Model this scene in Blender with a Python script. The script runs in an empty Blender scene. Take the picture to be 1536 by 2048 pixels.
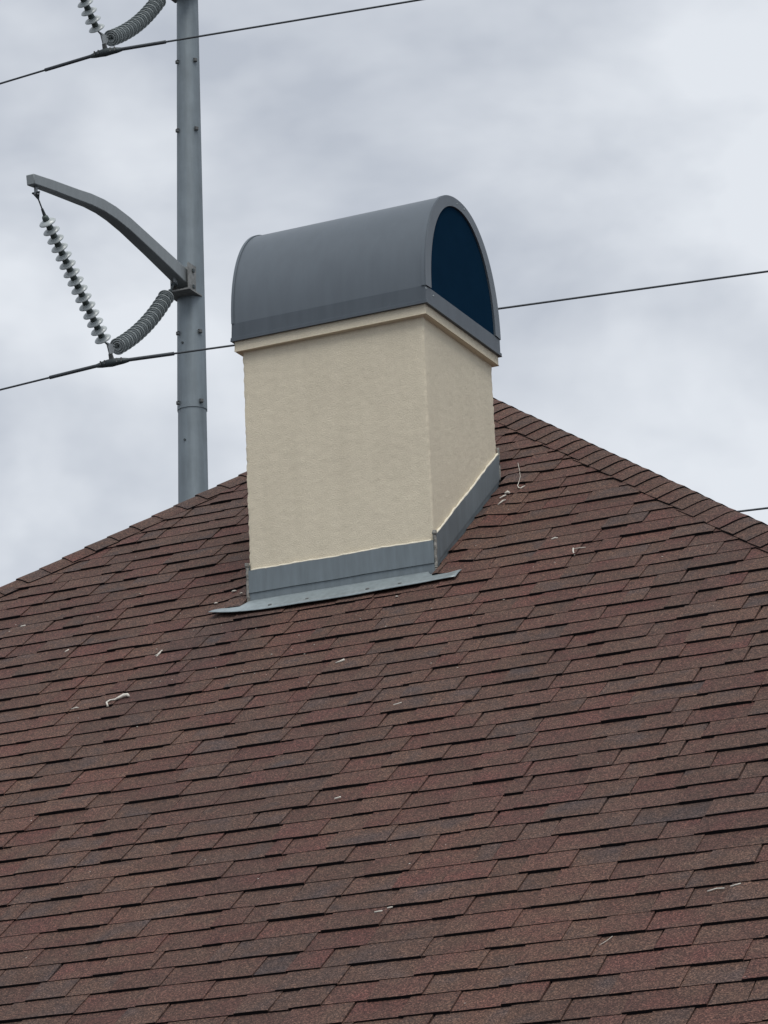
import bpy, math, random
from mathutils import Vector, Matrix, noise
random.seed(7)
sc = bpy.context.scene
col = sc.collection
G = 6.6                        # height of the chimney's front corner above the ground

# ------------------------------------------------------------------ camera
YAW, PITCH, ROLL = -0.42131, 0.287755, -0.045187
def cam_axes():
    cy, sy, cp, sp = math.cos(YAW), math.sin(YAW), math.cos(PITCH), math.sin(PITCH)
    f = Vector((sy*cp, cy*cp, sp)); r0 = Vector((cy, -sy, 0)); u0 = r0.cross(f)
    r = r0*math.cos(ROLL) + u0*math.sin(ROLL); u = -r0*math.sin(ROLL) + u0*math.cos(ROLL)
    return r, u, f
CR, CU, CF = cam_axes()
CAM = Vector((5.9123, -13.7601, -4.1205 + G))
cd = bpy.data.cameras.new('camera'); co = bpy.data.objects.new('camera', cd); col.objects.link(co)
m = Matrix((CR, CU, -CF)).transposed().to_4x4(); m.translation = CAM
co.matrix_world = m
cd.sensor_fit = 'VERTICAL'; cd.sensor_height = 36.0; cd.sensor_width = 27.0
cd.lens = 36.0*6515.5/2048.0; cd.clip_start = 0.1; cd.clip_end = 3000
sc.camera = co

# ------------------------------------------------------------------ world: overcast sky
SUN_AZ, SUN_EL = math.radians(144), math.radians(63)      # azimuth from +Y towards +X
w = bpy.data.worlds.new('World'); sc.world = w; w.use_nodes = True
nt = w.node_tree; nt.nodes.clear()
N = nt.nodes.new; L = nt.links.new
out = N('ShaderNodeOutputWorld'); bg = N('ShaderNodeBackground')
sky = N('ShaderNodeTexSky'); sky.sky_type = 'NISHITA'; sky.sun_disc = False
sky.sun_elevation = SUN_EL; sky.sun_rotation = SUN_AZ
hs = N('ShaderNodeMix'); hs.data_type = 'RGBA'; hs.blend_type = 'MULTIPLY'; hs.inputs[0].default_value = 1
hs.inputs[7].default_value = (0.1, 0.1, 0.1, 1)
tc = N('ShaderNodeTexCoord')
mp = N('ShaderNodeMapping'); mp.inputs['Scale'].default_value = (1.0, 1.0, 1.7); mp.inputs['Location'].default_value = (0.31, 0.12, 0.43)
n1 = N('ShaderNodeTexNoise'); n1.inputs['Scale'].default_value = 6.5; n1.inputs['Detail'].default_value = 5; n1.inputs['Roughness'].default_value = 0.5; n1.inputs['Distortion'].default_value = 0.35
n2 = N('ShaderNodeTexNoise'); n2.inputs['Scale'].default_value = 17; n2.inputs['Detail'].default_value = 4; n2.inputs['Roughness'].default_value = 0.5
ad = N('ShaderNodeMath'); ad.operation = 'MULTIPLY_ADD'; ad.inputs[1].default_value = 0.3
cr = N('ShaderNodeValToRGB')
e = cr.color_ramp.elements
e[0].position = 0.53; e[0].color = (0.405, 0.436, 0.490, 1)
e[1].position = 0.78; e[1].color = (0.635, 0.663, 0.702, 1)
mx = N('ShaderNodeMix'); mx.data_type = 'RGBA'; mx.inputs[0].default_value = 0.94
L(tc.outputs['Generated'], mp.inputs[0]); L(mp.outputs[0], n1.inputs[0]); L(mp.outputs[0], n2.inputs[0])
L(n2.outputs[0], ad.inputs[0]); L(n1.outputs[0], ad.inputs[2]); L(ad.outputs[0], cr.inputs[0])
L(sky.outputs[0], hs.inputs[6]); L(hs.outputs[2], mx.inputs[6]); L(cr.outputs[0], mx.inputs[7])
L(mx.outputs[2], bg.inputs[0]); bg.inputs[1].default_value = 0.92; L(bg.outputs[0], out.inputs[0])

sd = bpy.data.lights.new('sun', 'SUN'); sd.energy = 1.5; sd.angle = math.radians(35); sd.color = (1.0, 0.965, 0.91)
so = bpy.data.objects.new('sun', sd); col.objects.link(so)
sdir = Vector((math.sin(SUN_AZ)*math.cos(SUN_EL), math.cos(SUN_AZ)*math.cos(SUN_EL), math.sin(SUN_EL)))
so.rotation_euler = sdir.to_track_quat('Z', 'Y').to_euler(); so.location = (0, -10, 40)
vs = sc.view_settings
vs.view_transform = 'Standard'; vs.look = 'None'; vs.exposure = 0.45; vs.gamma = 1.0; vs.use_curve_mapping = False
sc.render.engine = 'CYCLES'
sc.render.resolution_x = 768; sc.render.resolution_y = 1024

# ------------------------------------------------------------------ materials
class NT:
    def __init__(s, name):
        s.m = bpy.data.materials.new(name); s.m.use_nodes = True
        s.t = s.m.node_tree; s.b = s.t.nodes['Principled BSDF']
    def n(s, kind, **kw):
        x = s.t.nodes.new('ShaderNode'+kind)
        for k, v in kw.items():
            if hasattr(x, k): setattr(x, k, v)
            else: x.inputs[k.replace('_', ' ')].default_value = v
        return x
    def l(s, a, b): s.t.links.new(a, b)
    def pos(s, scale=(1, 1, 1), rot=(0, 0, 0)):
        g = s.n('NewGeometry'); mp = s.n('Mapping'); mp.inputs['Scale'].default_value = scale; mp.inputs['Rotation'].default_value = rot
        s.l(g.outputs['Position'], mp.inputs[0]); return mp.outputs[0]
    def noise(s, vec, scale, detail=3, rough=0.55, dist=0.0):
        x = s.n('TexNoise'); x.inputs['Scale'].default_value = scale; x.inputs['Detail'].default_value = detail
        x.inputs['Roughness'].default_value = rough; x.inputs['Distortion'].default_value = dist
        s.l(vec, x.inputs['Vector']); return x.outputs[0]
    def ramp(s, fac, stops):
        r = s.n('ValToRGB'); el = r.color_ramp.elements
        while len(el) < len(stops): el.new(0.5)
        for k, (p, c) in enumerate(stops):
            el[k].position = p; el[k].color = (*c, 1)
        s.l(fac, r.inputs[0]); return r.outputs[0]
    def mix(s, fac, a, b, mode='MIX'):
        x = s.n('Mix', data_type='RGBA', blend_type=mode)
        for sock, v in ((x.inputs[0], fac), (x.inputs[6], a), (x.inputs[7], b)):
            if isinstance(v, (int, float)): sock.default_value = v
            elif isinstance(v, tuple): sock.default_value = (*v, 1)
            else: s.l(v, sock)
        return x.outputs[2]
    def math(s, op, a, b=0.0, c=0.0):
        x = s.n('Math', operation=op)
        for sock, v in zip(x.inputs, (a, b, c)):
            if isinstance(v, (int, float)): sock.default_value = v
            else: s.l(v, sock)
        return x.outputs[0]
    def bump(s, h, strength, dist):
        b = s.n('Bump'); b.inputs['Strength'].default_value = strength; b.inputs['Distance'].default_value = dist
        s.l(h, b.inputs['Height']); s.l(b.outputs[0], s.b.inputs['Normal'])
    def fin(s, color=None, rough=None, metal=0.0, spec=0.5):
        for v, k in ((color, 'Base Color'), (rough, 'Roughness')):
            if v is None: continue
            if isinstance(v, tuple): s.b.inputs[k].default_value = (*v, 1)
            elif isinstance(v, (int, float)): s.b.inputs[k].default_value = v
            else: s.l(v, s.b.inputs[k])
        s.b.inputs['Metallic'].default_value = metal; s.b.inputs['Specular IOR Level'].default_value = spec
        return s.m

def mat_shingle():
    t = NT('shingle_granules')
    at = t.n('Attribute'); at.attribute_name = 'tone'
    sx = t.n('SeparateColor'); t.l(at.outputs['Color'], sx.inputs[0])
    p = t.pos()
    # soft colour blends drifting along each tab
    off = t.n('CombineXYZ'); t.l(t.math('MULTIPLY', sx.outputs[0], 90.0), off.inputs[2]); t.l(t.math('MULTIPLY', sx.outputs[1], 40.0), off.inputs[1])
    va = t.n('VectorMath', operation='ADD'); t.l(p, va.inputs[0]); t.l(off.outputs[0], va.inputs[1])
    blend = t.noise(va.outputs[0], 7.0, 2, 0.5)
    fac = t.math('ADD', t.math('MULTIPLY', blend, 0.72), t.math('MULTIPLY', sx.outputs[0], 0.32))
    base = t.ramp(fac, [(0.22, (0.064, 0.047, 0.046)), (0.42, (0.087, 0.053, 0.042)), (0.60, (0.086, 0.046, 0.038)), (0.80, (0.096, 0.042, 0.037))])
    gran = t.n('TexVoronoi'); gran.inputs['Scale'].default_value = 235.0; t.l(p, gran.inputs['Vector'])
    gs = t.n('SeparateColor'); t.l(gran.outputs['Color'], gs.inputs[0])
    gcol = t.ramp(gs.outputs[0], [(0.0, (0.34, 0.34, 0.38)), (0.35, (0.78, 0.74, 0.72)), (0.7, (1.12, 1.08, 1.02)), (1.0, (2.4, 2.3, 2.1))])
    c = t.mix(1.0, base, gcol, 'MULTIPLY')
    clump = t.ramp(t.noise(p, 95.0, 3, 0.6), [(0.3, (0.80, 0.80, 0.80)), (0.7, (1.2, 1.2, 1.2))])
    c = t.mix(1.0, c, clump, 'MULTIPLY')
    weather = t.ramp(t.noise(t.pos((1, 0.45, 0.45)), 1.1, 4, 0.55, 0.4), [(0.3, (0.84, 0.87, 0.92)), (0.65, (1.1, 1.06, 1.02))])
    c = t.mix(0.8, c, weather, 'MULTIPLY')
    val = t.math('ADD', t.math('MULTIPLY', sx.outputs[1], 0.20), 0.85)
    vc = t.n('CombineColor'); [t.l(val, vc.inputs[k]) for k in range(3)]
    c = t.mix(1.0, c, vc.outputs[0], 'MULTIPLY')
    # old run-off stain trailing down the slope from the end of the apron flashing
    sp = t.n('SeparateXYZ'); t.l(p, sp.inputs[0])
    dx = t.math('ABSOLUTE', t.math('ADD', t.math('SUBTRACT', sp.outputs[0], t.math('MULTIPLY', sp.outputs[1], 0.10)), 1.02))
    dx = t.math('ADD', dx, t.math('MULTIPLY', t.math('SUBTRACT', t.noise(p, 4.0, 4, 0.6), 0.5), 0.6))
    mx_ = t.ramp(dx, [(0.05, (1, 1, 1)), (0.36, (0, 0, 0))])
    my_ = t.ramp(t.math('MULTIPLY', sp.outputs[1], -0.5), [(0.03, (0, 0, 0)), (0.10, (1, 1, 1)), (0.40, (0.7, 0.7, 0.7)), (0.75, (0, 0, 0))])
    mk = t.n('Math', operation='MULTIPLY'); t.l(mx_, mk.inputs[0]); t.l(my_, mk.inputs[1])
    c = t.mix(t.math('MULTIPLY', mk.outputs[0], 0.75), c, t.mix(1.0, c, (0.62, 0.70, 0.82), 'MULTIPLY'))
    t.bump(t.noise(p, 240.0, 2, 0.6), 0.5, 0.002)
    return t.fin(c, 0.85, 0, 0.32)

def mat_plain(name, color, rough=0.8, metal=0.0, spec=0.4, var=0.12, scale=9.0, stretch=(1, 1, 1), bump=0.0, bscale=60.0):
    t = NT(name)
    nz = t.noise(t.pos(stretch), scale, 4, 0.6)
    lo = tuple(x*(1-var) for x in color); hi = tuple(min(1, x*(1+var)) for x in color)
    c = t.ramp(nz, [(0.3, lo), (0.7, hi)])
    if bump: t.bump(t.noise(t.pos(), bscale, 3, 0.6), bump, 0.004)
    return t.fin(c, rough, metal, spec)

def mat_stucco(name='cream_stucco'):
    t = NT(name); p = t.pos()
    big = t.ramp(t.noise(p, 2.6, 4, 0.6), [(0.32, (0.70, 0.632, 0.50)), (0.68, (0.755, 0.685, 0.54))])
    streak = t.ramp(t.noise(t.pos((9, 9, 1.1)), 1.6, 4, 0.55), [(0.35, (0.955, 0.955, 0.95)), (0.6, (1, 1, 1))])
    c = t.mix(0.8, big, streak, 'MULTIPLY')
    fine = t.ramp(t.noise(t.pos((1, 1, 1.5)), 120, 3, 0.6, 0.6), [(0.3, (0.9, 0.9, 0.89)), (0.7, (1.05, 1.05, 1.05))])
    c = t.mix(1.0, c, fine, 'MULTIPLY')
    hgt = t.noise(t.pos((1, 1, 1.5)), 165, 3, 0.6, 0.6)
    t.bump(hgt, 0.7, 0.0045)
    return t.fin(c, 0.93, 0, 0.2)

def mat_zinc(name, color, rough=0.42, metal=0.75, streak=0.14, sc=3.0):
    t = NT(name)
    a = t.noise(t.pos((7, 7, 0.8)), sc, 4, 0.6); b = t.noise(t.pos(), 2.2, 4, 0.6)
    f = t.math('ADD', t.math('MULTIPLY', a, 0.5), t.math('MULTIPLY', b, 0.5))
    c = t.ramp(f, [(0.34, tuple(x*(1-streak) for x in color)), (0.66, tuple(x*(1+streak) for x in color))])
    spots = t.ramp(t.noise(t.pos(), 34, 3, 0.7), [(0.66, (1, 1, 1)), (0.74, (1.12, 1.12, 1.1))])
    c = t.mix(0.6, c, spots, 'MULTIPLY')
    r = t.math('ADD', t.math('MULTIPLY', b, 0.22), rough-0.11)
    t.bump(t.noise(t.pos((1, 1, 0.6)), 4.5, 2, 0.4), 0.10, 0.02)
    return t.fin(c, r, metal, 0.5)

M = dict(
    shingle=mat_shingle(),
    asphalt=mat_plain('shingle_asphalt_edge', (0.012, 0.012, 0.014), 0.95, spec=0.1, scale=40),
    stucco=mat_stucco(),
    hood=mat_zinc('hood_sheet_metal', (0.104, 0.126, 0.148), 0.46, 0.1, 0.07),
    curb=mat_zinc('curb_sheet_metal', (0.076, 0.094, 0.113), 0.5, 0.1),
    flash=mat_zinc('flashing_sheet_metal', (0.165, 0.197, 0.215), 0.5, 0.25, 0.18, 5.0),
    apron=mat_zinc('apron_sheet_metal', (0.27, 0.315, 0.33), 0.45, 0.4, 0.22, 6.0),
    seal=mat_plain('grey_sealant', (0.24, 0.235, 0.215), 0.9, var=0.45, scale=70, bump=0.8, bscale=120),
    caulk=mat_plain('cream_caulk', (0.74, 0.69, 0.57), 0.85, var=0.08, scale=30),
    screen=mat_plain('dark_blue_screen', (0.006, 0.023, 0.048), 0.95, spec=0.0, var=0.05),
    pole=mat_zinc('galvanised_pole_steel', (0.19, 0.226, 0.25), 0.55, 0.3, 0.2, 1.2),
    arm=mat_zinc('galvanised_arm_steel', (0.25, 0.275, 0.285), 0.55, 0.3, 0.1, 2.0),
    lug=mat_plain('weathered_lug_steel', (0.13, 0.135, 0.135), 0.7, 0.3),
    rust=mat_plain('stained_bracket_steel', (0.23, 0.235, 0.23), 0.7, 0.2, var=0.3, scale=12),
    glaze=mat_plain('grey_glazed_porcelain', (0.43, 0.47, 0.475), 0.22, 0, 0.5, var=0.06, scale=4),
    cap=mat_plain('insulator_cap_iron', (0.10, 0.125, 0.12), 0.6, 0.3, var=0.15),
    fit=mat_plain('dark_fitting_steel', (0.07, 0.085, 0.09), 0.6, 0.4),
    plate=mat_plain('galvanised_plate', (0.3, 0.32, 0.33), 0.55, 0.4),
    wire=mat_plain('weathered_aluminium_wire', (0.075, 0.085, 0.095), 0.6, 0.4),
    debris=mat_plain('bleached_debris', (0.62, 0.59, 0.53), 0.9, var=0.25, scale=60),
    pebble=mat_plain('pale_pebble', (0.6, 0.56, 0.5), 0.9, var=0.2, scale=60),
    fascia=mat_plain('brown_fascia_paint', (0.11, 0.075, 0.06), 0.6),
    ground=mat_plain('asphalt_ground', (0.05, 0.05, 0.052), 0.95, var=0.4, scale=3.0, spec=0.1),
)

# ------------------------------------------------------------------ mesh helpers
class MB:
    def __init__(s): s.v = []; s.f = []; s.mi = []; s.tone = []; s.cur = (0.5, 0.5, 0.5)
    def add(s, vs, fs, mi=0):
        b = len(s.v); s.v += [Vector(v) for v in vs]
        for k, f in enumerate(fs):
            s.f.append([b+i for i in f]); s.mi.append(mi[k] if isinstance(mi, list) else mi); s.tone.append(s.cur)
    def box(s, c, size, mi=0, rot=None, ex=None):
        hx, hy, hz = (q/2 for q in size); c = Vector(c); R = rot if rot is not None else Matrix.Identity(3)
        vs = [c + R @ Vector((x*hx, y*hy, z*hz)) for z in (-1, 1) for y in (-1, 1) for x in (-1, 1)]
        s.add(vs, [[0, 2, 3, 1], [4, 5, 7, 6], [0, 1, 5, 4], [2, 6, 7, 3], [0, 4, 6, 2], [1, 3, 7, 5]], mi)
    def tube(s, pts, rad, seg=8, mi=0, cap=True, up=Vector((0, 0, 1))):
        pts = [Vector(p) for p in pts]; n = len(pts); rings = []
        for i, p in enumerate(pts):
            d = (pts[min(i+1, n-1)] - pts[max(i-1, 0)]).normalized()
            a = d.cross(up); a = a.normalized() if a.length > 1e-5 else d.cross(Vector((1, 0, 0))).normalized()
            b = a.cross(d).normalized(); r = rad[i] if isinstance(rad, (list, tuple)) else rad
            ra, rb = r if isinstance(r, tuple) else (r, r)
            rings.append([p + a*math.cos(2*math.pi*k/seg)*ra + b*math.sin(2*math.pi*k/seg)*rb for k in range(seg)])
        vs = [v for r in rings for v in r]; fs = []
        for i in range(n-1):
            for k in range(seg):
                k2 = (k+1) % seg; fs.append([i*seg+k, i*seg+k2, (i+1)*seg+k2, (i+1)*seg+k])
        if cap: fs += [[k for k in range(seg)][::-1], [(n-1)*seg+k for k in range(seg)]]
        s.add(vs, fs, mi)
    def lathe(s, prof, seg=24, mi=0):
        vs = []; fs = []; n = len(prof)
        for r, z in prof:
            for k in range(seg):
                a = 2*math.pi*k/seg; vs.append((r*math.cos(a), r*math.sin(a), z))
        for i in range(n-1):
            for k in range(seg):
                k2 = (k+1) % seg; fs.append([i*seg+k, i*seg+k2, (i+1)*seg+k2, (i+1)*seg+k])
        s.add(vs, fs, mi)
    def mesh(s, name, mats, origin=Vector((0, 0, 0)), smooth=False):
        me = bpy.data.meshes.new(name); me.from_pydata([v - origin for v in s.v], [], s.f)
        for mm in mats: me.materials.append(mm)
        me.polygons.foreach_set('material_index', s.mi)
        if any(t != (0.5, 0.5, 0.5) for t in s.tone):
            a = me.color_attributes.new('tone', 'FLOAT_COLOR', 'CORNER'); buf = []
            for p, t in zip(me.polygons, s.tone): buf += [t[0], t[1], t[2], 1.0]*p.loop_total
            a.data.foreach_set('color', buf)
        if smooth: me.polygons.foreach_set('use_smooth', [True]*len(me.polygons))
        me.update(); return me

def wloc(o):
    p = Vector((0, 0, 0))
    while o: p += o.location; o = o.parent
    return p
def link(name, data, parent=None, loc=None):
    o = bpy.data.objects.new(name, data); col.objects.link(o)
    if parent: o.parent = parent
    if loc is not None: o.location = Vector(loc) - (wloc(parent) if parent else Vector((0, 0, 0)))
    return o
def build(mb, name, mats, parent=None, smooth=False, origin=None):
    """link mb (world coordinates) as one mesh object whose origin sits on the piece"""
    if origin is None:
        xs = [v.x for v in mb.v]; ys = [v.y for v in mb.v]; zs = [v.z for v in mb.v]
        origin = Vector(((min(xs)+max(xs))/2, (min(ys)+max(ys))/2, min(zs)))
    mats = mats if isinstance(mats, list) else [mats]
    return link(name, mb.mesh(name, [M[k] for k in mats], origin, smooth), parent, origin)
def thing(name, loc, label, cat, group=None):
    o = link(name, None, None, loc); tag(o, label, cat, group); return o
def tag(o, label=None, cat=None, group=None, kind=None):
    for k, v in (('label', label), ('category', cat), ('group', group), ('kind', kind)):
        if v: o[k] = v
    return o
def autosmooth(o, ang=40):
    me = o.data; me.polygons.foreach_set('use_smooth', [True]*len(me.polygons))
    me.set_sharp_from_angle(angle=math.radians(ang))

# ------------------------------------------------------------------ roof geometry
P = 0.63941; TP, CP, SP = math.tan(P), math.cos(P), math.sin(P)
E = 0.143
AX, AY = -0.945, 2.515                       # apex in plan
EAVE_S = -6.25
W, D = 0.98887, 0.85859                      # chimney in plan: x -W..0, y 0..D
APEX = Vector((AX, AY, AY*TP + G))
def rp(x, s, h=0.0): return Vector((x, s*CP - h*SP, s*SP + h*CP + G))
def inframe(p, mx=0.0):
    d = p - CAM; z = d.dot(CF)
    return (768 + 6515.5*d.dot(CR)/z, 1024 - 6515.5*d.dot(CU)/z)

EY = EAVE_S*CP; HALF = AY - EY
# the setting
g = MB(); g.add([(-900, -900, 0), (900, -900, 0), (900, 900, 0), (-900, 900, 0)], [[0, 1, 2, 3]])
tag(build(g, 'ground', 'ground', origin=Vector((0, 0, 0))), kind='structure')

house = thing('house', (AX, AY, 0), 'brown shingled hip roof house with a cream stucco chimney', 'house')
zE = EAVE_S*SP + G
wl = MB(); a = HALF - 0.45
for sx_, sy_ in ((0, -1), (1, 0), (0, 1), (-1, 0)):
    c0 = Vector((AX, AY, (zE-0.05)/2)) + Vector((sx_, sy_, 0))*(a-0.1)
    wl.box(c0, (2*a if sy_ else 0.2, 2*a-0.41 if sx_ else 0.2, zE-0.05))
build(wl, 'wall', 'stucco', house)
roof = MB()
q = HALF + 0.02
b4 = [Vector((AX+i*q, AY+j*q, zE-0.02*TP-0.006)) for i, j in ((-1, -1), (1, -1), (1, 1), (-1, 1))]
ap = APEX - Vector((0, 0, 0.006))
b4l = [v - Vector((0, 0, 0.12)) for v in b4]
roof.add(b4 + [ap] + b4l, [[0, 1, 4], [1, 2, 4], [2, 3, 4], [3, 0, 4], [0, 5, 6, 1], [1, 6, 7, 2], [2, 7, 8, 3], [3, 8, 5, 0], [5, 8, 7, 6]], [0]*4+[1]*5)
roof_o = build(roof, 'roof', ['asphalt', 'fascia'], house, origin=Vector((AX, AY, zE-0.2)))
roof_o['label'] = 'hip roof of dark brown laminated asphalt shingles'

def lift(x, s):
    """shingles ride up over the step flashing beside the chimney"""
    y = s*CP
    if y < -0.16 or y > D+0.2: return 0.0
    d = (x if x > -W/2 else -W-x)
    if d < -0.01: return 0.0
    amp = 0.017 + 0.009*noise.noise(Vector((s*5.1, 3.3 if x > 0 else 9.1, 0)))
    return amp*math.exp(-((d-0.06)/0.085)**2)
def wave(x, k):
    return 0.0035*noise.noise(Vector((x*1.3, k*0.37, 2.0))) + 0.002*noise.noise(Vector((x*5.5, k*1.7, 7.0)))

NCMIN = math.ceil(EAVE_S/E - 0.40); NCMAX = int((AY/CP)/E - 0.40)
def tab(mb, x0, x1, k, proud, sh0, sh1, dj):
    s0 = (k+0.40)*E; s1 = s0 + E + 0.012
    hb, ue = proud
    n = max(1, int((x1-x0)/0.055)) if -1.6 < (x0+x1)/2 < 0.6 and -0.3 < s0 < 1.3 else 3
    top = []; bot = []; upp = []
    for i in range(n+1):
        f = i/n; xb = x0 + (x1-x0)*f; xt = xb + (sh0*(1-f) + sh1*f)
        sb = s0 + dj + wave(xb, k); l0 = lift(xb, s0); l1 = lift(xt, s1)
        hv = hb*(1+0.22*noise.noise(Vector((xb*7, k*3.1, 5.0)))); top.append(rp(xb, sb, hv+l0)); bot.append(rp(xb, sb, -0.004+l0*0.7)); upp.append(rp(xt, s1, 0.0003+ue+l1))
    vs = top + bot + upp; m_ = n+1; fs = []; mi = []
    for i in range(n):
        fs.append([i, i+1, 2*m_+i+1, 2*m_+i]); mi.append(0)
        fs.append([m_+i, m_+i+1, i+1, i]); mi.append(1)
    u0 = rp(x0+sh0, s1, -0.006); u1 = rp(x1+sh1, s1, -0.006)
    vs += [u0, u1]; q0 = 3*m_; q1 = q0+1
    fs.append([m_, 0, 2*m_, q0]); mi.append(0); fs.append([n, m_+n, q1, 2*m_+n]); mi.append(0)
    mb.add(vs, fs, mi)

tabs = []
rnd = random.Random(11)
for k in range(NCMIN, NCMAX+1):
    s0 = (k+0.40)*E; y0 = s0*CP; y1 = (s0+E)*CP
    xl0, xr0 = AX-(AY-y0), AX+(AY-y0)
    xl1, xr1 = AX-(AY-y1-0.01), AX+(AY-y1-0.01)
    x = xl0 + rnd.uniform(-0.2, 0); proud = rnd.random() < 0.5; segs = []
    while x < xr0:
        wd = rnd.choice((rnd.uniform(0.075, 0.15), rnd.uniform(0.17, 0.28), rnd.uniform(0.20, 0.34), rnd.uniform(0.18, 0.30)))
        segs.append((x, x+wd, proud)); x += wd
        proud = (not proud) if rnd.random() < 0.88 else proud
    blocks = [(-1e9, 1e9)]
    if k == -1: blocks = [(-1e9, -W-0.016), (0.016, 1e9)]
    elif y1 > 0 and y0 < D: blocks = [(-1e9, -W-0.012), (0.012, 1e9)]
    for (a0, a1, pr) in segs:
        h = ((0.0128 if pr else 0.0080)*rnd.uniform(0.88, 1.12), 0.0045 if pr else 0.0)
        sh0, sh1 = rnd.uniform(-0.006, 0.006), rnd.uniform(-0.006, 0.006); dj = rnd.uniform(-0.0025, 0.0025) - (0.002 if pr else 0)
        tone = (rnd.random(), rnd.random(), 0.3)
        for lo, hi in blocks:
            b0, b1 = max(a0+0.0013, lo, xl0), min(a1-0.0013, hi, xr0)
            if b1-b0 < 0.012: continue
            s_0 = max(sh0, xl1-b0) if b0 < xl1 else sh0
            s_1 = min(sh1, xr1-b1) if b1 > xr1 else sh1
            if b0+s_0 >= b1+s_1: continue
            mb = MB(); mb.cur = tone; tab(mb, b0, b1, k, h, s_0, s_1, dj)
            # screen size, to choose the shingles that become parts of their own
            pr4 = [inframe(mb.v[i]) for i in (0, len(mb.v)-1)]
            cx = sum(p_[0] for p_ in pr4)/2; cy = sum(p_[1] for p_ in pr4)/2
            vis = 8 < cx < 1528 and 8 < cy < 2040
            d = ((mb.v[0]+mb.v[-1])/2 - CAM).length
            tabs.append((vis, (b1-b0)/d/d, mb))
order = sorted([i for i, t in enumerate(tabs) if t[0]], key=lambda i: -tabs[i][1])
single = set(order[:290])
field = MB()
for i, (vis, _, mb) in enumerate(tabs):
    if i in single: build(mb, 'shingle', ['shingle', 'asphalt'], roof_o)
    else:
        b = len(field.v); field.v += mb.v; field.f += [[b+j for j in f] for f in mb.f]; field.mi += mb.mi; field.tone += mb.tone
fo = build(field, 'shingle_field', ['shingle', 'asphalt'], roof_o, origin=APEX)
tag(fo, kind='stuff')
# the three slopes that face away: the same courses turned about the apex, without the chimney's gap showing
back = MB()
for vis, _, mb in tabs:
    b = len(back.v); back.v += mb.v; back.f += [[b+j for j in f] for f in mb.f]; back.mi += mb.mi; back.tone += mb.tone
bm_ = back.mesh('shingle_field_away', [M['shingle'], M['asphalt']], APEX)
for r_ in (1, 2, 3):
    o = link('shingle_field', bm_, roof_o, APEX); o.rotation_euler = (0, 0, r_*math.pi/2); tag(o, kind='stuff')

# hip caps
def hip_caps(sgn, objs):
    hd = Vector((sgn, -1, -TP)).normalized()
    nf = Vector((0, -SP, CP)); ns = Vector((sgn*SP, 0, CP))
    lf = nf.cross(hd); lf = lf if lf.dot(Vector((-sgn, 0, 0))) > 0 else -lf
    ls = ns.cross(hd); ls = ls if ls.dot(Vector((0, 1, 0))) > 0 else -ls
    length = HALF*math.sqrt(2+TP*TP)
    rest = MB(); r2 = random.Random(5+sgn)
    n = int(length/E)
    for i in range(n):
        t1 = (i+1)*E; t0 = t1 - 0.20                    # butt edge at t1 (downhill)
        mb = MB(); mb.cur = (r2.random()*0.75, r2.random()*0.9, 0.3)
        K = 10; th = 0.006*r2.uniform(0.8, 1.3); base = 0.010; jl = r2.uniform(-0.002, 0.002); jt = r2.uniform(-0.006, 0.006)
        wf = 0.138 + r2.uniform(-0.006, 0.006); ws = 0.138
        nb = (nf+ns).normalized()
        def pt(u, t, h):
            lat = lf if u < 0 else ls; wd = wf if u < 0 else ws; nn = nf if u < 0 else ns
            au = abs(u); bl = max(0.0, 1-au/0.30); nn = (nn*(1-bl*0.5) + nb*bl*0.5).normalized()
            sk = jt*u
            return APEX + hd*(t+sk) + lat*(wd*au) + nn*(h - 0.004*bl + 0.010*(1-au)) + lat*jl
        us = [-1+2*j/K for j in range(K+1)]
        top = [pt(u, t1, base+th) for u in us]; bot = [pt(u, t1, base-0.008) for u in us]
        upp = [pt(u, t0, base-0.004 + 0.001) for u in us]
        vs = top+bot+upp; m_ = K+1; fs = []; mi = []
        for j in range(K):
            fs.append([j, j+1, 2*m_+j+1, 2*m_+j]); mi.append(0); fs.append([m_+j, m_+j+1, j+1, j]); mi.append(1)
        e0 = [pt(-1, t1, -0.004), pt(-1, t0, -0.004), pt(1, t1, -0.004), pt(1, t0, -0.004)]
        vs += e0; q0 = 3*m_
        fs += [[q0, q0+1, 2*m_, 0], [q0+2, K, 2*m_+K, q0+3]]; mi += [1, 1]
        mb.add(vs, fs, mi)
        px = inframe(top[2]); vis = -20 < px[0] < 1556 and not (480 < px[0] < 985)
        if objs and vis:
            o = build(mb, 'hip_cap_shingle', ['shingle', 'asphalt'], roof_o); autosmooth(o, 35)
        else:
            b = len(rest.v); rest.v += mb.v; rest.f += [[b+j for j in f] for f in mb.f]; rest.mi += mb.mi; rest.tone += mb.tone
    return rest
r_all = MB()
for sg in (-1, 1):
    r = hip_caps(sg, True); b = len(r_all.v); r_all.v += r.v; r_all.f += [[b+j for j in f] for f in r.f]; r_all.mi += r.mi; r_all.tone += r.tone
tag(build(r_all, 'hip_cap_field', ['shingle', 'asphalt'], roof_o, origin=APEX), kind='stuff')
rb = MB()
for sg in (-1, 1):
    r = hip_caps(sg, False); b = len(rb.v); rb.v += r.v; rb.f += [[b+j for j in f] for f in r.f]; rb.mi += r.mi; rb.tone += r.tone
o = build(rb, 'hip_cap_field', ['shingle', 'asphalt'], roof_o, origin=APEX); o.rotation_euler = (0, 0, math.pi); tag(o, kind='stuff')

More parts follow.
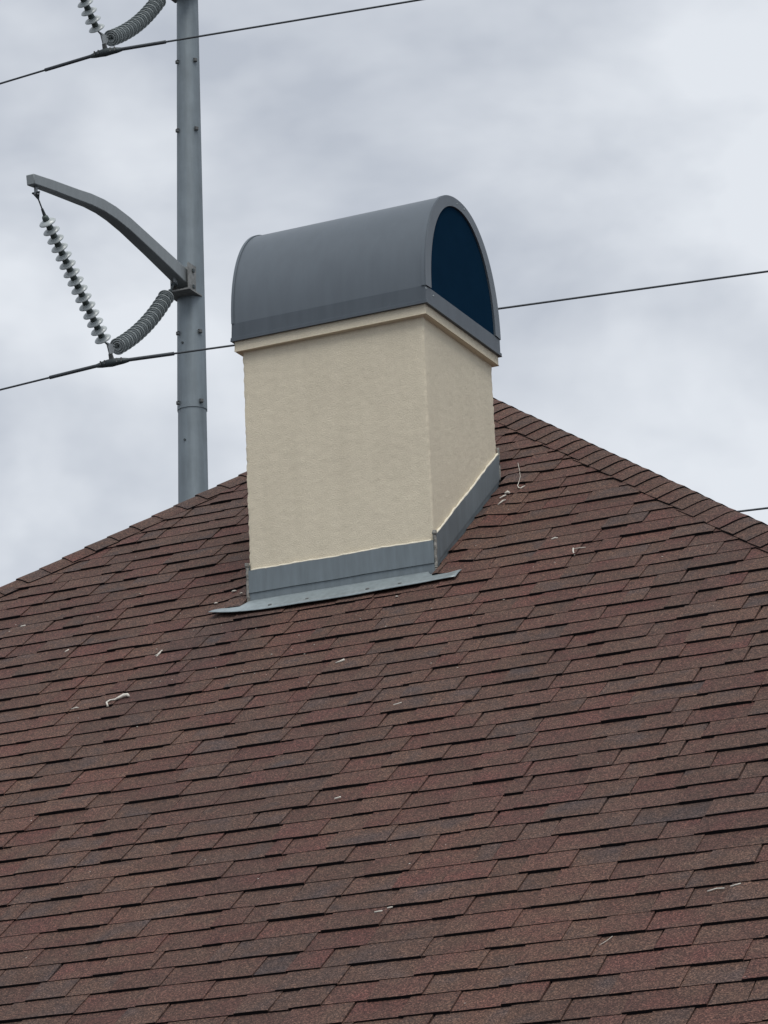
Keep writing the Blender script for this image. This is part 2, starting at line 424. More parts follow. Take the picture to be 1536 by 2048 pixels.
# ------------------------------------------------------------------ chimney
ZB, ZC, ZL = 1.287, 1.361, 1.4425
def shaft():
    mb = MB(); step = 0.0105
    per = []
    nx, ny = int(W/step), int(D/step)
    for i in range(nx): per.append((-W+W*i/nx, 0.0, 0, -1))
    for i in range(ny): per.append((0.0, D*i/ny, 1, 0))
    for i in range(nx): per.append((-W*i/nx, D, 0, 1))
    for i in range(ny): per.append((-W, D-D*i/ny, -1, 0))
    nz = 124; n = len(per)
    for j in range(nz+1):
        for (x, y, a, b) in per:
            z0 = max(-0.02, y*TP - 0.10); z = z0 + (ZB + 0.05 - z0)*j/nz
            corner = (abs(x) < 1e-6 or abs(x+W) < 1e-6) and (abs(y) < 1e-6 or abs(y-D) < 1e-6)
            p = Vector((x, y, z+G))
            dsp = 0.0011*noise.noise(p*70) + 0.0009*noise.noise(p*28)
            nrm = Vector((a, b, 0))
            if corner:
                cx = 1 if x > -W/2 else -1; cy = -1 if y < D/2 else 1
                nrm = Vector((cx, cy, 0)); dsp = -0.002 + 0.0032*noise.noise(p*55) + 0.0016*noise.noise(p*14)
            mb.v.append(p + nrm*dsp)
    for j in range(nz):
        for i in range(n):
            i2 = (i+1) % n
            mb.f.append([j*n+i, j*n+i2, (j+1)*n+i2, (j+1)*n+i]); mb.mi.append(0); mb.tone.append((0.5, 0.5, 0.5))
    return mb
chim = build(shaft(), 'chimney', 'stucco', house, origin=Vector((-W/2, D/2, G)))
autosmooth(chim, 60)
chim['label'] = 'cream stucco chimney with an arched grey metal hood'

def ring_prism(mb, o0, o1, z0, z1, mi=0, z0b=None):
    """closed rectangular frame between outline offsets o0 (inner) and o1 (outer), z0..z1; the underside may slope"""
    zi = z0 if z0b is None else z0b
    def rect(o, z): return [(-W-o, -o, z+G), (o, -o, z+G), (o, D+o, z+G), (-W-o, D+o, z+G)]
    vs = rect(o0, zi) + rect(o1, z0) + rect(o1, z1) + rect(o0, z1)
    fs = []
    for a in range(4):
        b = (a+1) % 4
        fs += [[a, b, 4+b, 4+a][::-1], [4+a, 4+b, 8+b, 8+a], [8+a, 8+b, 12+b, 12+a], [12+a, 12+b, b, a]]
    mb.add(vs, fs, mi)
def bevel(o, wd=0.004, seg=2):
    b = o.modifiers.new('bevel', 'BEVEL'); b.width = wd; b.segments = seg; b.limit_method = 'ANGLE'; b.angle_limit = math.radians(40)
mb = MB(); ring_prism(mb, -0.02, 0.028, 1.298, ZC-0.002, z0b=1.292)
bevel(build(mb, 'stucco_band', 'stucco', chim), 0.003, 2)
# metal curb: four folded strips
OC = 0.038
mb = MB(); ring_prism(mb, -0.04, OC, ZC, ZL)
curb = build(mb, 'metal_curb', 'curb', chim); bevel(curb, 0.0025)
mb = MB(); ring_prism(mb, OC-0.012, OC+0.005, ZC-0.012, ZC+0.006); bevel(build(mb, 'drip_edge', 'curb', chim), 0.002)
# curb plate closing the top, under the hood
mb = MB(); mb.box((-W/2, D/2, ZL-0.006+G), (W+2*OC-0.03, D+2*OC-0.03, 0.008)); build(mb, 'curb_plate', 'curb', chim)

YC = D/2; RA = D/2 + OC + 0.003; RB = 0.606; XL, XR = -W-OC+0.001, OC+0.001; Z0 = ZL - 0.002 + G
NA = 56
def arch(a, b, y=YC, z0=None, n=NA, ex=2.15):
    z0 = Z0 if z0 is None else z0; pts = []
    for i in range(n+1):
        th = math.pi*i/n; cs, sn = math.cos(th), math.sin(th)
        pts.append((y - a*math.copysign(abs(cs)**(2/ex), cs), z0 + b*abs(sn)**(2/ex)))
    return pts
def vault(mb, x0, x1, ao, bo, t, z0=None, mi=0, lip=0.0):
    oo = arch(ao, bo, z0=z0); ii = arch(ao-t, bo-t, z0=z0); n = len(oo)
    NX = 12 if x1-x0 > 0.3 else 1
    vs = []
    for j in range(NX+1):
        x = x0+(x1-x0)*j/NX
        vs += [(x, y, z) for y, z in oo] + [(x, y, z) for y, z in ii]
    fs = []; st = 2*n
    for j in range(NX):
        for i in range(n-1):
            A = j*st; B = (j+1)*st
            fs += [[A+i, B+i, B+i+1, A+i+1], [A+n+i, A+n+i+1, B+n+i+1, B+n+i]]
    for i in range(n-1):
        fs += [[i, i+1, n+i+1, n+i], [NX*st+i, NX*st+n+i, NX*st+n+i+1, NX*st+i+1]]
    mb.add(vs, fs, mi)
mb = MB(); vault(mb, XL+0.004, XR-0.004, RA-0.003, RB-0.003, 0.010)
hood = build(mb, 'hood', 'hood', chim); autosmooth(hood, 50)
hood['label'] = 'barrel vaulted grey sheet metal hood'
mb = MB(); vault(mb, XR-0.020, XR-0.001, RA+0.0015, RB+0.0015, 0.006); o = build(mb, 'hood_hem', 'hood', chim); autosmooth(o, 50)
mb = MB(); vault(mb, XL, XL+0.014, RA+0.0015, RB+0.0025, 0.006); o = build(mb, 'hood_hem', 'hood', chim); autosmooth(o, 50)
# face frame of the opening: arched band with a sill
mb = MB()
oo = arch(RA-0.001, RB-0.001); ii = arch(RA-0.068, RB-0.055, z0=Z0+0.004, ex=2.1); n = len(oo)
x0, x1 = XR-0.012, XR+0.004
vs = [(x1, y, z) for y, z in oo] + [(x1, y, z) for y, z in ii] + [(x0, y, z) for y, z in oo] + [(x0, y, z) for y, z in ii]
fs = []
for i in range(n-1):
    fs += [[i, n+i, n+i+1, i+1], [2*n+i, i, i+1, 2*n+i+1], [n+i, 3*n+i, 3*n+i+1, n+i+1]]
mb.add(vs, fs); o = build(mb, 'opening_frame', 'hood', chim); autosmooth(o, 50)
mb = MB()
ii2 = arch(RA-0.060, RB-0.047, z0=Z0+0.003, ex=2.1); xs = XR-0.006
c_ = (xs, YC, Z0+0.25); vs = [c_] + [(xs, y, z) for y, z in ii2]; n = len(ii2)
mb.add(vs + [(xs-0.004, y, z) for _, y, z in vs], [[0, i+1, i] for i in range(1, n)] + [[0, 1, n]])
build(mb, 'opening_screen', 'screen', chim)['label'] = 'dark blue screen inside the arched opening'
mb = MB()
ii2 = arch(RA-0.006, RB-0.006); xs = XL+0.008
vs = [(xs, YC, Z0+0.25)] + [(xs, y, z) for y, z in ii2]; n = len(ii2)
mb.add(vs, [[0, i, i+1] for i in range(1, n)] + [[0, n, 1]]); build(mb, 'end_panel', 'hood', chim)
# rivets
for (x, y, z) in ((OC+0.001, 0.055, 1.413), (OC+0.001, -0.030, 1.425), (XR+0.004, YC-0.02, 1.4425+RB-0.03), (XR+0.004, YC+0.07, 1.4425+RB-0.028)):
    mb = MB(); mb.lathe([(0.0, 0.003), (0.004, 0.002), (0.006, -0.002)], 10)
    for k in range(len(mb.v)): v = mb.v[k]; mb.v[k] = Vector((x+v.z, y+v.x, z+v.y+G))
    build(mb, 'rivet', 'apron', chim)
mb = MB(); mb.lathe([(0.0, 0.006), (0.005, 0.005), (0.006, 0.0)], 10); mb.v = [v+Vector((XR-0.03, YC-0.01, Z0+RB+0.001)) for v in mb.v]; build(mb, 'rivet', 'curb', chim)

# --- flashing round the base
FO = 0.007
def strip(mb, pts_lo, pts_hi, nrm, t, mi=0):
    """sheet between two polylines with thickness t along nrm"""
    n = len(pts_lo); nrm = Vector(nrm)
    vs = [Vector(p) for p in pts_lo] + [Vector(p) for p in pts_hi]; vs = [v+nrm*t for v in vs] + vs
    fs = []
    for i in range(n-1):
        fs += [[i, i+1, n+i+1, n+i], [2*n+i, 3*n+i, 3*n+i+1, 2*n+i+1], [i, 2*n+i, 2*n+i+1, i+1], [n+i, n+i+1, 3*n+i+1, 3*n+i]]
    fs += [[0, n, 3*n, 2*n], [n-1, 3*n-1, 4*n-1, 2*n-1][::-1]]
    mb.add(vs, [f for f in fs], mi)
def ln(x0, x1, n): return [x0+(x1-x0)*i/(n-1) for i in range(n)]
wob = lambda a, b, s: s*noise.noise(Vector((a*6, b, 1.5)))
# front: lower upstand, counter flashing above it
xs = ln(-W-0.002, 0.002, 14)
mb = MB(); strip(mb, [(x, -0.0005, -0.02+G) for x in xs], [(x, -0.0005, 0.056+G) for x in xs], (0, -1, 0), 0.006); build(mb, 'upstand_flashing', 'flash', chim)
mb = MB(); strip(mb, [(x, -0.001, 0.046+wob(x, 1, 0.002)+G) for x in xs], [(x, -0.001, 0.158+wob(x, 2, 0.004)+G) for x in xs], (0, -1, 0), 0.011); build(mb, 'counter_flashing', 'flash', chim)
for sx_, xf in ((1, 0.0), (-1, -W)):
    ys = ln(-0.002, D+0.004, 16)
    mb = MB(); strip(mb, [(xf, y, y*TP-0.01+G) for y in ys], [(xf, y, y*TP+0.062+G) for y in ys], (sx_, 0, 0), 0.007); build(mb, 'step_flashing', 'flash', chim)
    mb = MB(); strip(mb, [(xf, y, y*TP+0.050+wob(y, 3, 0.003)+G) for y in ys], [(xf, y, y*TP+0.183+wob(y, 4, 0.005)+G) for y in ys], (sx_, 0, 0), 0.012); build(mb, 'counter_flashing', 'flash', chim)
    # pale caulk bead along the top edge
    ys = ln(0.004, D, 60)
    mb = MB(); mb.tube([(xf+sx_*0.006, y, y*TP+0.184+wob(y, 4, 0.005)+0.004*noise.noise(Vector((y*22, 8, sx_)))+G) for y in ys], [0.0055+0.0035*noise.noise(Vector((y*30, 2, 0))) for y in ys], 6); o = build(mb, 'caulk_bead', 'caulk', chim, smooth=True)
    # folded corner seam with lumpy sealant
    zt = 0.205 if sx_ > 0 else 0.198
    zs = ln(-0.012, zt, 60)
    mb = MB(); mb.tube([(xf+sx_*0.009+0.003*noise.noise(Vector((z*30, 1, sx_))), -0.007+0.003*noise.noise(Vector((z*30, 5, sx_))), z+G) for z in zs],
                       [0.0078+0.0022*noise.noise(Vector((z*21, 3, sx_)))+0.001*noise.noise(Vector((z*90, 4, sx_)))+(0.004 if z > zt-0.02 else 0) for z in zs], 8)
    build(mb, 'corner_sealant', 'seal', chim, smooth=True)
    zs = ln(D*TP+0.0, D*TP+0.215, 14)
    mb = MB(); mb.tube([(xf+sx_*0.008, D+0.002+0.003*noise.noise(Vector((z*30, 5, sx_))), z+G) for z in zs], [0.008+0.003*noise.noise(Vector((z*38, 6, sx_))) for z in zs], 8)
    build(mb, 'corner_sealant', 'seal', chim, smooth=True)
xs = ln(-W+0.01, -0.012, 70)
mb = MB(); mb.tube([(x, -0.006, 0.160+wob(x, 2, 0.004)+0.004*noise.noise(Vector((x*24, 3, 3)))+G) for x in xs], [0.0055+0.0035*noise.noise(Vector((x*33, 9, 0))) for x in xs], 6)
build(mb, 'caulk_bead', 'caulk', chim, smooth=True)
# apron: bent sheet lying on the courses below the chimney
mb = MB(); n = 40; low = []; mid = []; fold = []
for i in range(n+1):
    x = -1.150 + (0.168+1.150)*i/n; f = i/n
    sl = -0.176 - 0.018*math.sin(math.pi*min(1, max(0, (x+1.1)/1.2)))**1.4 + 0.002*noise.noise(Vector((x*9, 0, 4)))
    if x < -W: sl += 0.030*((-W-x)/0.16)**1.5
    hl = 0.027 + 0.004*noise.noise(Vector((x*4, 1, 0))) + 0.016*max(0, (-0.85-x)/0.3)**1.2
    low.append((x, sl, hl))
vs = []; rows = 6
for r_ in range(rows+1):
    for (x, sl, hl) in low:
        su = -0.012 if -W-0.001 <= x <= 0.001 else -0.045
        f = r_/rows; s_ = sl + (su-sl)*f
        h_ = hl*(1-f) + (0.015 if su > -0.02 else 0.012)*f + 0.003*math.sin(f*math.pi)
        vs.append(rp(x + 0.012*f*(1 if x < -W else (-1 if x > 0 else 0)), s_, h_))
m_ = n+1; fs = []
for r_ in range(rows):
    for i in range(n): fs.append([r_*m_+i, r_*m_+i+1, (r_+1)*m_+i+1, (r_+1)*m_+i])
mb.add(vs, fs); apron = build(mb, 'apron_flashing', 'apron', chim, smooth=True)
so_ = apron.modifiers.new('thickness', 'SOLIDIFY'); so_.thickness = 0.003; so_.offset = -1
for x in (-0.82, -0.62, -0.30, -0.13):
    mb = MB(); mb.lathe([(0.0, 0.004), (0.006, 0.003), (0.008, 0.0)], 8); p0 = rp(x, -0.145, 0.0265)
    mb.v = [p0 + Vector((v.x*1.4, v.y*CP - v.z*SP, v.y*SP+v.z*CP)) for v in mb.v]; build(mb, 'nail_head', 'lug', chim)

# ------------------------------------------------------------------ transmission pole
PX, PY = -15.861, 27.892
def Q(y50, z50, dx=0.0): return Vector((PX+dx, PY + y50*0.94, -4.1205 + (z50+4.1205)*0.94 + G))
ZJ = 11.50 + G
pole = thing('transmission_pole', (PX, PY, 0), 'grey galvanised steel pole with curved arms behind the roof', 'utility pole')
def ngon_tube(mb, z0, z1, r0, r1, lean=0.0075, seg=12):
    vs = []
    for z, r in ((z0, r0), (z1, r1)):
        for k in range(seg):
            a = 2*math.pi*(k+0.35)/seg; vs.append((PX + r*math.cos(a), PY + lean*(z-ZJ) + r*math.sin(a), z))
    fs = [[k, (k+1) % seg, seg+(k+1) % seg, seg+k] for k in range(seg)] + [list(range(seg))[::-1], [seg+k for k in range(seg)]]
    mb.add(vs, fs)
LEAN = 0.0325
def prad(z):            # outer radius at height
    z -= G
    return (0.231 + (11.5-z)*0.0075*0.9) if z > 11.5 else (0.222 + (11.5-z)*0.0075)
mb = MB(); ngon_tube(mb, 0.0, ZJ+0.3, prad(0.0), 0.220, LEAN); autosmooth(build(mb, 'lower_shaft', 'pole', pole), 35)
ZT = 21.3 + G
mb = MB(); ngon_tube(mb, ZJ, ZT, 0.2335, 0.148, LEAN); autosmooth(build(mb, 'upper_shaft', 'pole', pole), 35)
def pc(z): return Vector((PX, PY + LEAN*(z-ZJ), z))
def rad(z): return 0.2335 - (z-ZJ)/(ZT-ZJ)*0.0855 if z > ZJ else prad(z)
view = Vector((CAM.x-PX, CAM.y-PY, 0)).normalized(); vr = Vector((-view.y, view.x, 0))   # vr points to the right in view
for zz in (17.27, 16.09, 12.70, 11.57):
    z = zz+G
    for ang in (-58, 34):
        a = math.radians(ang); dirv = (view*math.cos(a) + vr*math.sin(a)).normalized()
        p0 = pc(z) + dirv*(rad(z)*0.985)
        R = Matrix((dirv, Vector((-dirv.y, dirv.x, 0)), Vector((0, 0, 1)))).transposed()
        mb = MB(); mb.box(p0 + dirv*0.02, (0.03, 0.06, 0.010), rot=R); mb.box(p0 + dirv*0.02 + Vector((0, 0, 0.045)), (0.03, 0.06, 0.010), rot=R)
        mb.box(p0 + dirv*0.036+Vector((0, 0, 0.022)), (0.008, 0.05, 0.04), rot=R)
        build(mb, 'step_lug', 'lug', pole)
for zz, ang in ((12.55, -38), (10.98, -32)):
    z = zz+G; a = math.radians(ang); dirv = (view*math.cos(a) + vr*math.sin(a)); p0 = pc(z)+dirv*(rad(z)*0.985)
    mb = MB(); mb.tube([p0-dirv*0.01, p0+dirv*0.012], 0.018, 8); build(mb, 'bolt', 'fit', pole)

ARM = [(-0.10, 14.68), (-0.30, 14.72), (-0.80, 14.80), (-1.30, 14.88), (-2.11, 15.00), (-2.55, 15.035), (-2.904, 15.035), (-3.30, 15.0), (-3.682, 14.94), (-4.439, 14.83), (-5.02, 14.735)]
def arm_assembly(dz, which):
    up = Vector((0, 0, dz))
    mb = MB(); pts = [Q(y, z)+up for y, z in ARM]; n = len(pts); vs = []
    for i, p in enumerate(pts):
        f = i/(n-1); hw = (0.105*(1-f)+0.066*f); hh = (0.125*(1-f)+0.076*f)
        d = (pts[min(i+1, n-1)]-pts[max(i-1, 0)]).normalized(); u = Vector((1, 0, 0)).cross(d).normalized(); u = u if u.z > 0 else -u
        s_ = Vector((1, 0, 0))
        vs += [p - s_*hw - u*hh, p + s_*hw - u*hh, p + s_*hw + u*hh, p - s_*hw + u*hh]
    fs = [[0, 1, 2, 3], [(n-1)*4+k for k in (3, 2, 1, 0)]]
    for i in range(n-1):
        for k in range(4): fs.append([i*4+k, i*4+(k+1) % 4, (i+1)*4+(k+1) % 4, (i+1)*4+k][::-1])
    mb.add(vs, fs); arm = build(mb, 'arm', 'arm', pole); bevel(arm, 0.012, 2); autosmooth(arm, 40)
    arm['label'] = which
    # bracket at the root
    b0 = pc(pts[0].z) ; r0 = rad(pts[0].z)
    base = Vector((b0.x, b0.y - r0, pts[0].z))
    for sx_ in (-1, 1):
        mb = MB(); mb.box(base + Vector((sx_*0.150, 0.0, 0.0)), (0.022, 0.30, 0.46)); build(mb, 'bracket_plate', 'rust', arm)
        mb = MB(); mb.box(base + Vector((sx_*0.172, -0.02, 0.13)), (0.03, 0.05, 0.05)); build(mb, 'bolt', 'fit', arm)
        mb = MB(); mb.box(base + Vector((sx_*0.172, -0.02, -0.13)), (0.03, 0.05, 0.05)); build(mb, 'bolt', 'fit', arm)
    mb = MB(); mb.box(base + Vector((0, -0.05, -0.235)), (0.44, 0.42, 0.022)); build(mb, 'bracket_shelf', 'rust', arm)
    mb = MB(); mb.box(base + Vector((0, 0.03, 0.0)), (0.27, 0.10, 0.44)); build(mb, 'bracket_back', 'rust', arm)
    # hanger lugs
    t = Q(-4.86, 14.70)+up; mb = MB(); mb.box(t + Vector((0, 0, -0.06)), (0.025, 0.06, 0.16)); build(mb, 'hanger_lug', 'arm', arm)
    t2 = Q(-0.50, 14.60)+up; mb = MB(); mb.box(t2 + Vector((0, 0.03, 0.02)), (0.025, 0.08, 0.14)); build(mb, 'hanger_lug', 'arm', arm)

# insulators: one disc mesh and one cap mesh, shared
mb = MB()
mb.lathe([(0.040, 0.004), (0.060, 0.002), (0.088, -0.008), (0.112, -0.020), (0.124, -0.031), (0.127, -0.040), (0.124, -0.044), (0.116, -0.040),
          (0.110, -0.022), (0.098, -0.020), (0.094, -0.046), (0.086, -0.046), (0.082, -0.018), (0.068, -0.016), (0.064, -0.048), (0.056, -0.048), (0.052, -0.016), (0.020, -0.020)], 26)
disc_me = mb.mesh('insulator_disc', [M['glaze']], smooth=True)
mb = MB(); mb.lathe([(0.0, 0.082), (0.020, 0.081), (0.034, 0.074), (0.044, 0.060), (0.049, 0.030), (0.050, 0.006), (0.046, 0.0)], 20)
cap_me = mb.mesh('cap', [M['cap']], smooth=True)
mb = MB(); mb.lathe([(0.016, -0.026), (0.011, -0.045), (0.010, -0.070), (0.013, -0.080), (0.0, -0.080)], 12)
pin_me = mb.mesh('pin', [M['fit']], smooth=True)

def bez(pts, n):
    """n evenly spaced points along a polyline"""
    L_ = [0]; 
    for a, b in zip(pts, pts[1:]): L_.append(L_[-1]+(b-a).length)
    out = []
    for i in range(n):
        t = L_[-1]*i/(n-1)
        for j in range(len(pts)-1):
            if t <= L_[j+1]+1e-9:
                out.append(pts[j].lerp(pts[j+1], (t-L_[j])/(L_[j+1]-L_[j]))); break
    return out
def quad(a, c, b, n=24): return [a*(1-t)**2 + c*2*t*(1-t) + b*t*t for t in [i/n for i in range(n+1)]]

def string(top, pts, bottom, label, group, taut):
    """top fitting point, disc centres from the top, bottom fitting point"""
    th = thing('insulator_string', pts[0], label, 'insulator', group)
    up0 = (top-pts[0]).normalized()
    mb = MB(); a = pts[0] + up0*0.075
    if taut:
        mb.tube([top, top.lerp(a, 0.25)], 0.020, 8); mb.tube([top.lerp(a, 0.2), top.lerp(a, 0.75)], 0.011, 8); mb.tube([top.lerp(a, 0.7), a], [0.018, 0.026], 8)
        mb.tube([top-Vector((0.06, 0, 0)), top+Vector((0.06, 0, 0))], 0.014, 8)
        mb.tube([top+Vector((0.05, 0, 0)), top.lerp(a, 0.3)], 0.010, 6); mb.tube([top-Vector((0.05, 0, 0)), top.lerp(a, 0.3)], 0.010, 6)
    else:
        mb.tube([top, a], 0.013, 8); mb.tube([top-Vector((0.05, 0, 0)), top+Vector((0.05, 0, 0))], 0.022, 8); mb.lathe([(0.0, 0.03), (0.026, 0.015), (0.03, 0), (0.026, -0.015), (0, -0.03)], 10); 
        k0 = 50
        for k in range(len(mb.v)-k0, len(mb.v)): mb.v[k] = mb.v[k] + top.lerp(a, 0.7)
    build(mb, 'top_link', 'fit', th)
    n = len(pts)
    for i, p in enumerate(pts):
        ax = (pts[max(i-1, 0)] - pts[min(i+1, n-1)]).normalized()
        ax = (ax + Vector((noise.noise(p*9), noise.noise(p*7+Vector((3, 1, 2))), 0))*0.03).normalized()
        d = link('insulator_disc', disc_me, th, p); d.rotation_mode = 'QUATERNION'; d.rotation_quaternion = ax.to_track_quat('Z', 'Y')
        for nm, me in (('cap', cap_me), ('pin', pin_me)):
            c_ = bpy.data.objects.new(nm, me); col.objects.link(c_); c_.parent = d
    mb = MB(); ax = (pts[-1]-pts[-2]).normalized(); mb.tube([pts[-1]+ax*0.07, bottom], 0.013, 8)
    build(mb, 'bottom_link', 'fit', th)
    return th

def polyw(pts, r, seg=8):
    mb = MB(); mb.tube(pts, r, seg); return mb
RD = math.radians(8); LD = math.radians(5)
def conductor(cl, label, armour=True):
    th = thing('power_line', cl, label, 'power line', 'conductors of the transmission line')
    dR = Vector((math.cos(RD), math.sin(RD), 0)); dL = Vector((-math.cos(LD), math.sin(LD), 0))
    def at(d, t): return cl + d*t + Vector((0, 0, -0.0060*t + 0.00005*t*t))     # a very long span with a little sag
    ts = [0.12, 0.4, 0.7, 1, 2, 3, 4, 6, 8, 10, 14, 20, 30, 45, 60, 80, 100, 120]
    pts = [at(dL, t) for t in reversed(ts)] + [cl + Vector((0, 0, -0.0))] + [at(dR, t) for t in ts]
    build(polyw(pts, 0.0155), 'wire', 'wire', th, smooth=True)
    if armour:
        pts = [at(dL, t) for t in (1.10, 0.8, 0.5, 0.25, 0.1)] + [cl] + [at(dR, t) for t in (0.1, 0.25, 0.5, 0.8, 0.96)]
        build(polyw(pts, 0.027, 10), 'armour_rods', 'wire', th, smooth=True)
    return dL, dR

def phase(dz, word, armlabel, da=0.0):
    up = Vector((0, 0, dz)); ua = Vector((0, 0, dz+da))
    arm_assembly(dz+da, armlabel)
    cl = Vector((PX, 25.42, 11.548+G)) + up
    yk = cl + Vector((0, -0.03, 0.20))
    Ltop = Q(-4.86, 14.58)+ua; Lp = bez([Q(-4.560, 14.235)+up, Q(-2.930, 12.87)+up], 15)
    string(Ltop, Lp, yk + Vector((0, -0.07, 0.03)), 'taut string of pale grey insulator discs hung from the tip of the %s arm' % word, 'insulator strings of the pole', True)
    Rp = bez(quad(Q(-0.775, 14.225)+up, Q(-1.48, 13.42)+up, Q(-2.40, 12.885)+up), 15)
    string(Q(-0.505, 14.515)+ua, Rp, yk + Vector((0, 0.06, 0.05)), 'sagging string of insulator discs hung from the root of the %s arm' % word, 'insulator strings of the pole', False)
    dL, dR = conductor(cl, 'power line wire with thick armour rods under the %s arm' % word)
    c_ = thing('suspension_clamp', cl, 'bolted suspension clamp and yoke plate under the %s arm' % word, 'clamp', 'suspension clamps')
    mb = MB(); y0 = yk
    pl = [y0+Vector((0, -0.12, 0.06)), y0+Vector((0, 0.12, 0.085)), y0+Vector((0, 0.10, 0.0)), y0+Vector((0, 0.02, -0.10)), y0+Vector((0, -0.04, -0.10))]
    mb.add([p+Vector((0.009, 0, 0)) for p in pl]+[p-Vector((0.009, 0, 0)) for p in pl], [[0, 1, 2, 3, 4], [9, 8, 7, 6, 5]] + [[i, 5+i, 5+(i+1) % 5, (i+1) % 5] for i in range(5)])
    build(mb, 'yoke_plate', 'plate', c_)
    mb = MB(); mb.tube([y0+Vector((0, -0.01, -0.08)), cl+Vector((0, 0, 0.03))], [(0.035, 0.02), (0.045, 0.028)], 8); build(mb, 'clevis', 'lug', c_)
    mb = MB()
    pts = [cl + dL*t + Vector((0, 0, -0.004)) for t in (0.26, 0.18, 0.08)] + [cl+Vector((0, 0, -0.008))] + [cl + dR*t + Vector((0, 0, -0.004)) for t in (0.08, 0.18, 0.26)]
    mb.tube(pts, [0.030, 0.045, 0.055, 0.062, 0.055, 0.045, 0.030], 10); build(mb, 'clamp_body', 'fit', c_, smooth=True)
    for t in (0.17, 0.10):
        for d in (dL, dR):
            p0 = cl+d*t; mb = MB(); mb.tube([p0+Vector((0, -0.05, -0.03)), p0+Vector((0, -0.05, 0.035))], 0.012, 6); build(mb, 'bolt', 'lug', c_)
phase(0.0, 'lower', 'curved tapering steel arm')
phase(4.905, 'upper', 'curved tapering steel arm above', 0.20)
# a lower wire fixed straight to the pole, seen only past the hip of the roof
zc3 = 8.80 + G; pcl = pc(zc3) + Vector((0, -rad(zc3)-0.03, 0))
conductor(pcl, 'bare lower power line wire showing just above the hip of the roof', False)
mb = MB(); mb.box(pcl + Vector((0, 0.02, 0)), (0.10, 0.10, 0.09)); build(mb, 'wire_bracket', 'lug', pole)

# ------------------------------------------------------------------ litter on the shingles
def hsurf(x, s):
    f = (s/E - 0.40) % 1.0; return 0.0100*(1-f) + 0.002 + lift(x, s)
def scrap(pts, r, label, name='debris_scrap', cat='debris', mat='debris', seg=6, parts=None):
    x0, s0 = pts[0]
    mb = MB()
    P3 = [rp(x, s, hsurf(x, s) + (r[i] if isinstance(r, list) else r)*0.8 + 0.002) for i, (x, s) in enumerate(pts)]
    mb.tube(P3, r, seg, up=Vector((0, -SP, CP)))
    for q_ in (parts or []):
        P3 = [rp(x, s, hsurf(x, s) + q_[1]*0.8 + 0.002) for x, s in q_[0]]; mb.tube(P3, q_[1], seg, up=Vector((0, -SP, CP)))
    o = build(mb, name, mat, None, smooth=True); tag(o, label, cat, 'litter lying on the shingles'); return o
scrap([(-1.302, -1.096), (-1.321, -1.062), (-1.314, -1.038), (-1.286, -1.041), (-1.266, -1.024), (-1.252, -1.012), (-1.232, -1.010), (-1.219, -1.022)],
      [0.005, 0.0045, 0.0045, 0.005, 0.008, 0.010, 0.009, 0.004], 'long hooked pale strip of litter, largest scrap on the roof')
scrap([(-1.292, -0.535), (-1.274, -0.536), (-1.266, -0.496)], [0.003, 0.0055, 0.003], 'pale forked twig scrap, uphill of the hooked strip', parts=[([(-1.274, -0.536), (-1.277, -0.552)], 0.003)])
scrap([(-0.166, -0.996), (-0.150, -0.988), (-0.140, -0.984), (-0.130, -0.974)], [0.003, 0.004, 0.005, 0.006], 'small bent pale scrap on the shingles below the apron flashing')
scrap([(0.014, 1.392), (0.045, 1.31), (0.077, 1.225), (0.105, 1.14), (0.121, 1.069), (0.127, 1.012), (0.145, 0.975), (0.159, 0.962), (0.162, 0.991), (0.166, 1.012)], [0.0012]*5+[0.002, 0.0035, 0.0035, 0.003, 0.0015], 'thin pale thread with a hooked end beside the chimney flashing', 'thread', 'thread')
scrap([(0.716, -0.018), (0.727, -0.059), (0.742, -0.094)], [0.0045, 0.004, 0.003], 'pale T shaped scrap on the slope between chimney and hip', parts=[([(0.721, -0.02), (0.746, -0.018), (0.778, -0.025)], 0.002)])
scrap([(0.092, 0.905), (0.105, 0.915), (0.116, 0.912)], [0.005, 0.009, 0.005], 'white pellet lying by the sloping step flashing', 'pellet')
scrap([(0.085, 0.84), (0.098, 0.87), (0.104, 0.885)], [0.003, 0.004, 0.003], 'short pale smear of litter just below the white pellet')
scrap([(0.096, 0.765), (0.115, 0.80), (0.124, 0.815)], [0.003, 0.004, 0.002], 'slim pale sliver lower down beside the step flashing')
scrap([(0.55, 0.170), (0.566, 0.180), (0.580, 0.178)], [0.003, 0.0045, 0.002], 'little cream flake just uphill of the T shaped scrap')
scrap([(2.255, -3.705), (2.285, -3.69), (2.315, -3.695)], 0.0025, 'thin white streak of litter, far down the slope', parts=[([(2.335, -3.685), (2.37, -3.67)], 0.0025)])
scrap([(0.915, -3.555), (0.945, -3.55)], 0.003, 'pair of short white dashes far below the chimney', parts=[([(0.958, -3.53), (0.978, -3.525)], 0.003)])
scrap([(1.935, -4.02), (1.953, -3.99), (1.965, -3.955)], 0.0010, 'single thin pale straw on the low shingles')
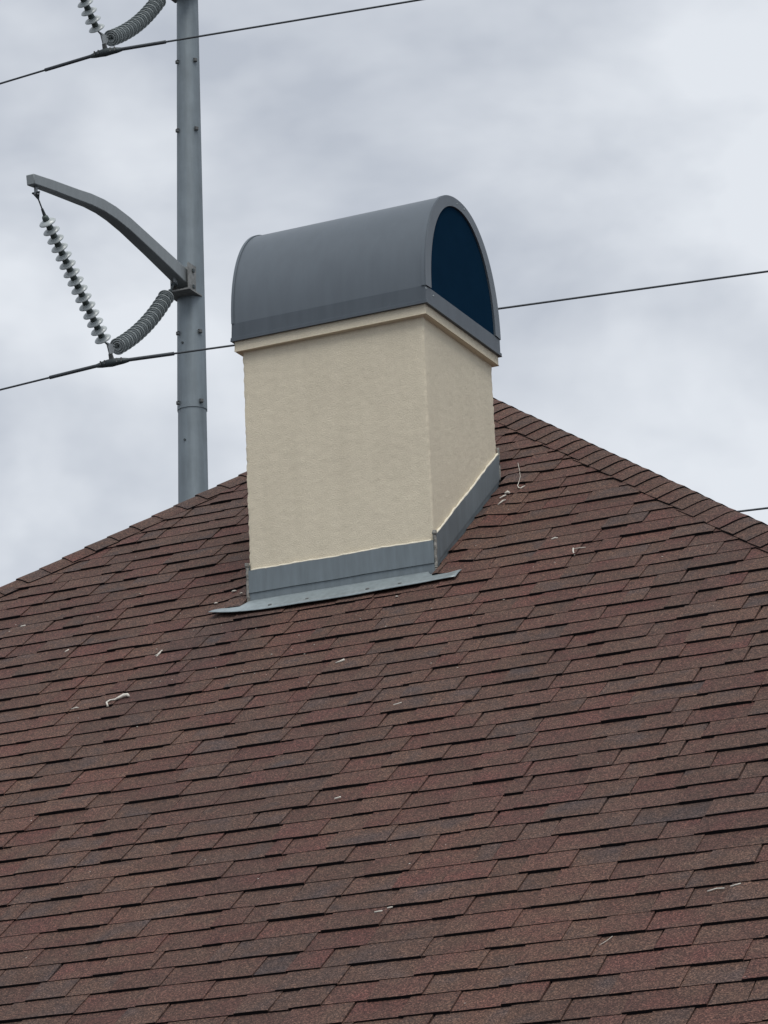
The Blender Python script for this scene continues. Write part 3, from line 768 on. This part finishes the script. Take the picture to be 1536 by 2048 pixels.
scrap([(-1.505, -1.075), (-1.48, -1.068), (-1.465, -1.072)], [0.002, 0.0035, 0.002], 'dull pale sliver downhill beside the hooked strip')
scrap([(-1.895, -0.295), (-1.888, -0.265)], 0.003, 'pale chip uphill of the dull sliver and the hooked strip')
scrap([(-2.375, 0.182), (-2.35, 0.188)], 0.004, 'white chip close under the hip caps on the steel pole side')
scrap([(0.325, -1.592), (0.345, -1.583), (0.357, -1.575)], 0.0025, 'slim white sliver in the middle of the slope')
scrap([(0.372, -2.50), (0.396, -2.487)], 0.0035, 'white flake halfway down the slope')
for x, s, r, lb in ((-1.139, 0.162, 0.010, 'largest pale pebble beside the flashing corner'), (-1.20, 0.055, 0.008, 'pale pebble at the tip of the apron flashing'),
                    (-1.06, 0.075, 0.006, 'small pale pebble between apron tip and flashing corner'), (-0.112, -0.262, 0.006, 'yellowish pebble under the apron edge')):
    mb = MB(); mb.lathe([(0, 1), (0.6, 0.75), (1.0, 0.1), (0.7, -0.5), (0, -0.6)], 7)
    p0 = rp(x, s, hsurf(x, s)+r*0.45); mb.v = [p0 + Vector((v.x*r*1.5, v.y*r, v.z*r*0.7)) for v in mb.v]
    tag(build(mb, 'pebble', 'pebble', None, smooth=True), lb, 'pebble', 'litter lying on the shingles')
mb = MB(); r3 = random.Random(21)
for i in range(120):
    if i < 55: x, s = r3.gauss(-0.75, 0.55), r3.gauss(-0.5, 0.45)
    else: x, s = r3.uniform(-2.6, 2.6), r3.uniform(-4.4, 1.2)
    y = s*CP
    if -W-0.02 < x < 0.02 and -0.2 < y < D+0.1: continue
    if abs(x-AX) > AY-y-0.2: continue
    r = r3.uniform(0.0016, 0.0034); p0 = rp(x, s, hsurf(x, s)+0.001)
    b = MB(); b.lathe([(0, 1), (1, 0.2), (0, -0.4)], 5); st = r3.uniform(1, 2.2)
    mb.add([p0+Vector((v.x*r*st, v.y*r, v.z*r)) for v in b.v], b.f)
tag(build(mb, 'roof_specks', 'debris'), 'tiny pale specks scattered over the shingles', 'litter', kind='stuff')
